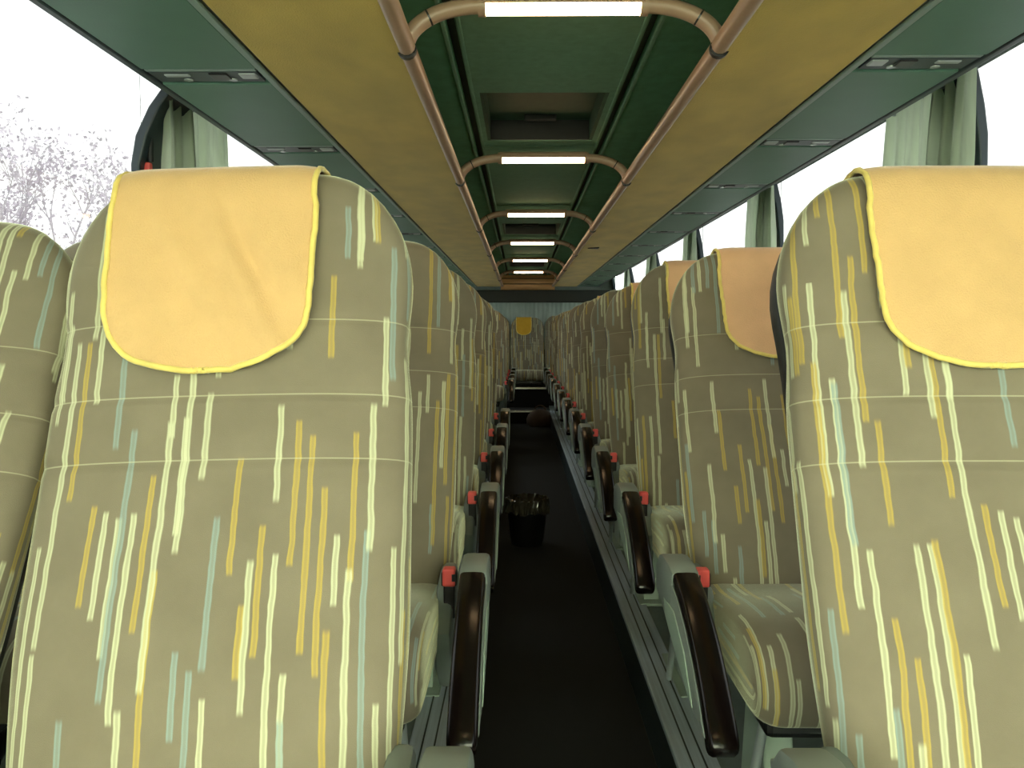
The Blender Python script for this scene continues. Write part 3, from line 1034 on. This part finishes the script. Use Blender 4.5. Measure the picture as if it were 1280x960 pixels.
ORD = ['first', 'second', 'third', 'fourth', 'fifth', 'sixth', 'seventh', 'eighth', 'ninth', 'tenth', 'eleventh', 'twelfth', 'thirteenth']
XA_L, XA_R = -0.382, 0.595
DW = 0.489
RECL_R = {0: 0.0, 1: 5.5, 2: -0.5, 3: 4.0, 4: 1.0, 5: 2.0, 6: 0.5}
RECL_L = {0: 0.0, 1: 1.0, 2: 1.5, 3: 1.0, 4: 3.0, 5: 2.0}
CLOTH_R = (0, 1, 2, 3, 5, 8)
CLOTH_L = (0, 2, 5)
for k in range(13):
    y = ROW0 + PITCH * k
    # side away from the tree
    rc_ = rad(RECL_R.get(k, R.uniform(0, 3)))
    s = place_seat(XA_R, y, 0, -1, rc_, '%s-row aisle seat in striped velour, opposite the tree side' % ORD[k], 'aisle seats opposite the tree side')
    if k in CLOTH_R:
        add_cloth(s, rc_, 'plain', 'cloth' if k == 0 else 'cloth_salmon', 0.008,
                  ('peach plush cloth with yellow edging on the %s-row aisle seat opposite the tree side' % ORD[k]) if k == 0 else
                  'salmon plush cloth on the %s-row aisle seat opposite the tree side' % ORD[k])
    place_seat(XA_R + DW + 0.02, y, 0, -1, rad(R.uniform(0, 4)), 'striped window-side seat opposite the tree side, beside the %s-row aisle seat' % ORD[k], 'window seats opposite the tree side', window=True)
    # tree side, with a gap for the middle door
    if k in (6, 7, 8):
        continue
    rc_ = rad(RECL_L.get(k, R.uniform(0, 3)))
    s = place_seat(XA_L + (0.010 if k == 0 else 0), y, 0, 1, rc_, '%s-row aisle seat in striped velour on the tree side' % ORD[k], 'aisle seats on the tree side',
                   lean=rad(-1.5 if k == 0 else 0))
    if k in CLOTH_L:
        add_cloth(s, rc_, 'wide' if k == 0 else 'plain', 'cloth' if k == 0 else 'cloth_salmon', -0.020 if k == 0 else -0.02,
                  'creased peach plush cloth with frayed yellow edging on the first tree side seat' if k == 0 else
                  'salmon plush cloth on the %s-row aisle seat on the tree side' % ORD[k], rad(-1.5) if k == 0 else 0)
    place_seat(XA_L - DW - (0.036 if k == 0 else 0.02), y, 0, 1, rad(9.0 if k == 0 else R.uniform(0, 4)),
               'striped window-side seat on the tree side, beside the %s-row aisle seat' % ORD[k], 'window seats on the tree side', window=True)
# rear bench: five seats across, the middle one facing the aisle
for i, dx in enumerate((-0.97, -0.485, 0.0, 0.485, 0.97)):
    s = place_seat(CX - 0.008 + dx, 11.62, 0.0 if abs(dx) > 0.1 else -0.03, 1, rad(-3),
                   'rear bench seat facing straight down the aisle' if dx == 0 else
                   'rear bench seat %s on the %s' % ('beside the middle one' if abs(dx) < 0.6 else 'in the corner', 'tree side' if dx < 0 else 'side opposite the tree'),
                   'rear bench seats', window=True)
    for ch in list(s.children):
        if ch.name.split('.')[0] in ('armrest', 'leg', 'strut', 'side_cover', 'buckle', 'foot_plate'):
            for g in list(ch.children):
                bpy.data.objects.remove(g)
            bpy.data.objects.remove(ch)
    MB().box(-0.2, 0.2, -0.2, 0.3, 0.0 if abs(dx) > 0.1 else 0.295, 0.32).obj('bench_box', 'header', s)
    if dx == 0:
        add_cloth(s, rad(-3), 'narrow', 'cloth_gold', -0.05, 'golden cloth on the middle seat of the rear bench')

# ------------------------------------------------------------------ curtains and rails at the side windows
def curtain(side, py, wtop, wbot, seed, label):
    x = (XL + 0.105) if side < 0 else (XR - 0.078)
    root_y = py - 0.085 if side < 0 else py - 0.13
    rows_ = []
    n = 64
    rr = random.Random(seed)
    ph = [rr.uniform(0, 6) for _ in range(4)]
    zt, zb = 1.765, 0.80
    nz_ = 16
    for iz in range(nz_ + 1):
        f = iz / nz_
        z = zt + (zb - zt) * f
        w = wtop + (wbot - wtop) * min(1, f * 1.6)
        row = []
        for k in range(n + 1):
            t = k / n
            fold = 0.020 * math.sin(t * 44 + ph[0] + 0.5 * math.sin(f * 3)) + 0.011 * math.sin(t * 97 + ph[1] + f * 2) + 0.006 * math.sin(t * 21 + ph[2])
            lean = max(0.0, min(1.0, (f - 0.45) / 0.2))
            row.append((-side * (fold * (0.55 + 0.45 * min(1, f * 4)) * (1 - 0.85 * lean) - ((0.105 if side < 0 else 0.078) - 0.010) * lean), t * w + 0.01 * math.sin(f * 6 + ph[3]), z))
        rows_.append(row)
    root = empty('window_curtain', (x, root_y, 0))
    c = MB().loft(rows_, close=False).obj('drape', 'curtain', root, smooth=True, auto=2.5)
    for k in range(5):
        MB().box(-0.006, 0.006, wtop * (k + 0.5) / 5 - 0.005, wtop * (k + 0.5) / 5 + 0.005, zt - 0.012, zt + 0.022).obj('runner', 'silver', root)
    tag(root, label, 'curtain', 'gathered window curtains')
    return root


for side in (-1, 1):
    x = (XL + 0.105) if side < 0 else (XR - 0.078)
    cr = MB().tube([(x, -1.5, 1.790), (x, 11.7, 1.790)], 0.008, 8).obj('curtain_rail', 'silver', smooth=True)
    tag(cr, 'thin curtain rail above the windows %s' % ('on the tree side' if side < 0 else 'opposite the tree side'), 'rail')
    for i, py in enumerate(PILLARS[1:-1]):
        nmw = ['front', 'first', 'second', 'third', 'fourth', 'fifth'][i]
        curtain(side, py, (0.50 if side < 0 else 0.56) if i == 1 else 0.42, (0.44 if side < 0 else 0.52) if i == 1 else 0.40, 20 + i + side * 3,
                'pale green gathered curtain at the %s pillar %s' % (nmw, 'on the tree side' if side < 0 else 'opposite the tree side'))

# emergency hammer on the pillar by the tree window
hm = empty('emergency_hammer', (XL + 0.034, 2.575, 1.435))
MB().box(-0.008, 0.014, -0.012, 0.012, 0.0, 0.078).obj('holder', 'red', hm, bevel=0.005)
MB().tube([(0.012, 0, 0.08), (0.014, 0, 0.17)], 0.010, 10).obj('handle', 'black', hm, smooth=True)
MB().tube([(0.014, -0.035, 0.175), (0.014, 0.035, 0.175)], 0.011, 10).obj('head', 'black', hm, smooth=True)
tag(hm, 'small red and black emergency hammer on the dark pillar beside the tree window', 'hammer')

# ------------------------------------------------------------------ things lying in the aisle
bn = empty('waste_bin', (0.035, 4.55, Z_FLOOR))
rings = []
n = 28
for r_, z in ((0.085, 0.0), (0.092, 0.03), (0.112, 0.235), (0.112, 0.245), (0.106, 0.245), (0.088, 0.03)):
    rings.append([(r_ * math.cos(2 * math.pi * k / n), r_ * math.sin(2 * math.pi * k / n), z) for k in range(n)])
MB().loft(rings).obj('bucket', 'bin', bn, smooth=True, auto=0.7)
rings = []
rr = random.Random(4)
n = 60
for r_, z, a_ in ((0.122, 0.185, 0.010), (0.120, 0.225, 0.006), (0.117, 0.252, 0.004), (0.108, 0.258, 0.005), (0.100, 0.235, 0.006), (0.080, 0.17, 0.010)):
    rings.append([((r_ + rr.uniform(-a_, a_)) * math.cos(2 * math.pi * k / n), (r_ + rr.uniform(-a_, a_)) * math.sin(2 * math.pi * k / n), z + rr.uniform(-a_, a_)) for k in range(n)])
MB().loft(rings, cap0=False, cap1=False).obj('liner', 'liner', bn)
tag(bn, 'black waste bin with a crinkled plastic liner standing in the aisle', 'bin')

bg_ = empty('cloth_bag', (0.24, 10.30, Z_FLOOR))
rings = []
n = 26
for z, w, d in ((0.0, 0.13, 0.09), (0.03, 0.165, 0.12), (0.09, 0.165, 0.12), (0.15, 0.14, 0.10), (0.19, 0.09, 0.06), (0.21, 0.04, 0.025)):
    rings.append([(w * math.cos(2 * math.pi * k / n) * (1 + 0.10 * noise.noise(Vector((k * 0.5, z * 9, 2)))),
                   d * math.sin(2 * math.pi * k / n) * (1 + 0.10 * noise.noise(Vector((k * 0.4, z * 9, 7)))),
                   z * (1 + 0.05 * noise.noise(Vector((k * 0.6, z * 5, 4))))) for k in range(n)])
MB().loft(rings).obj('bag_body', 'bag', bg_, smooth=True)
MB().tube([(0.07 * math.cos(t * math.pi / 8), 0, 0.19 + 0.07 * math.sin(t * math.pi / 8)) for t in range(9)], 0.008, 8, up=(0, 1, 0)).obj('strap', 'bag', bg_, smooth=True)
tag(bg_, 'small brown cloth bag on the aisle floor before the rear steps', 'bag')

# ------------------------------------------------------------------ outside
gr = MB().box(-150, 150, -150, 150, Z_GROUND - 0.2, Z_GROUND).obj('ground', 'ground')
tag(gr, 'pale paved ground outside the coach', kind='structure')


def tree(x, y, h, seed):
    rr = random.Random(seed)
    root = empty('bare_tree', (x, y, Z_GROUND))
    wood, leaves = MB(), MB()

    def grow(p, d, ln, r, depth):
        pts = [p]
        q = p.copy()
        dd = d.copy()
        for i in range(4):
            dd = (dd + Vector((rr.uniform(-1, 1), rr.uniform(-1, 1), rr.uniform(-0.2, 0.5))) * 0.14).normalized()
            q = q + dd * ln / 4
            pts.append(q.copy())
        wood.tube(pts, [r * (1 - 0.4 * i / 4) for i in range(5)], 5)
        if depth >= 3:
            for p_ in pts[1:]:
                for _ in range(2):
                    if rr.random() < 0.6:
                        c = p_ + Vector((rr.gauss(0, 0.12), rr.gauss(0, 0.12), rr.gauss(0, 0.12)))
                        a = Vector((rr.gauss(0, 1), rr.gauss(0, 1), rr.gauss(0, 1))).normalized() * rr.uniform(0.025, 0.05)
                        b = a.orthogonal().normalized() * rr.uniform(0.015, 0.035)
                        leaves.quad(c - a, c + b * 0.9, c + a, c - b)
        if depth < 5:
            for j in range(3 if depth < 4 else 2):
                t = rr.uniform(0.45, 1.0)
                i = min(3, int(t * 4))
                o = pts[i].lerp(pts[i + 1], t * 4 - i)
                nd = (dd + Vector((rr.uniform(-1, 1), rr.uniform(-1, 1), rr.uniform(-0.1, 0.6))) * 0.75).normalized()
                grow(o, nd, ln * rr.uniform(0.58, 0.78), r * 0.55, depth + 1)
    for j in range(3):
        grow(Vector((rr.uniform(-0.3, 0.3), rr.uniform(-0.3, 0.3), -0.05)), Vector((rr.uniform(-0.2, 0.2), rr.uniform(-0.2, 0.2), 1)).normalized(), h * 0.40, 0.07, 0)
    wood.obj('branches', 'tree_bark', root, smooth=True)
    lf = leaves.obj('foliage', 'leaf', root)
    lf['kind'] = 'stuff'
    tag(root, 'thin branching tree with sparse dry leaves outside the window', 'tree')


tree(-7.6, 13.4, 5.9, 11)


def house(x, y, w, d, h, roof_h, label, cols, rowz):
    root = empty('distant_building', (x, y, Z_GROUND))
    MB().box(-w / 2, w / 2, -d / 2, d / 2, 0, h).obj('walls', 'render_white', root)
    rf = [(-w / 2 - 0.4, h), (0, h + roof_h), (w / 2 + 0.4, h), (w / 2 + 0.4, h - 0.15), (-w / 2 - 0.4, h - 0.15)]
    MB().prism(rf, 'y', -d / 2 - 0.4, d / 2 + 0.4).obj('roof', 'roof_blue', root)
    sx = 1 if x < 0 else -1
    for i in range(cols):
        for z in rowz:
            yy = -d / 2 + d * (i + 0.5) / cols
            wn = MB().box(sx * w / 2 - 0.05, sx * w / 2 + 0.03, yy - 0.6, yy + 0.6, z, z + 1.4).obj('window', 'render_white', root)
            MB().box(sx * w / 2 + 0.01, sx * w / 2 + 0.04, yy - 0.5, yy + 0.5, z + 0.1, z + 1.3).obj('pane', 'pane_far', wn)
    tag(root, label, 'building')


house(-27, 38, 10, 22, 4.6, 1.6, 'low white building with a pale blue roof behind the tree', 5, (1.2,))
house(34, 70, 12, 40, 6.2, 1.8, 'long white building with a pale blue roof, far off opposite the tree side', 9, (1.0, 3.8))
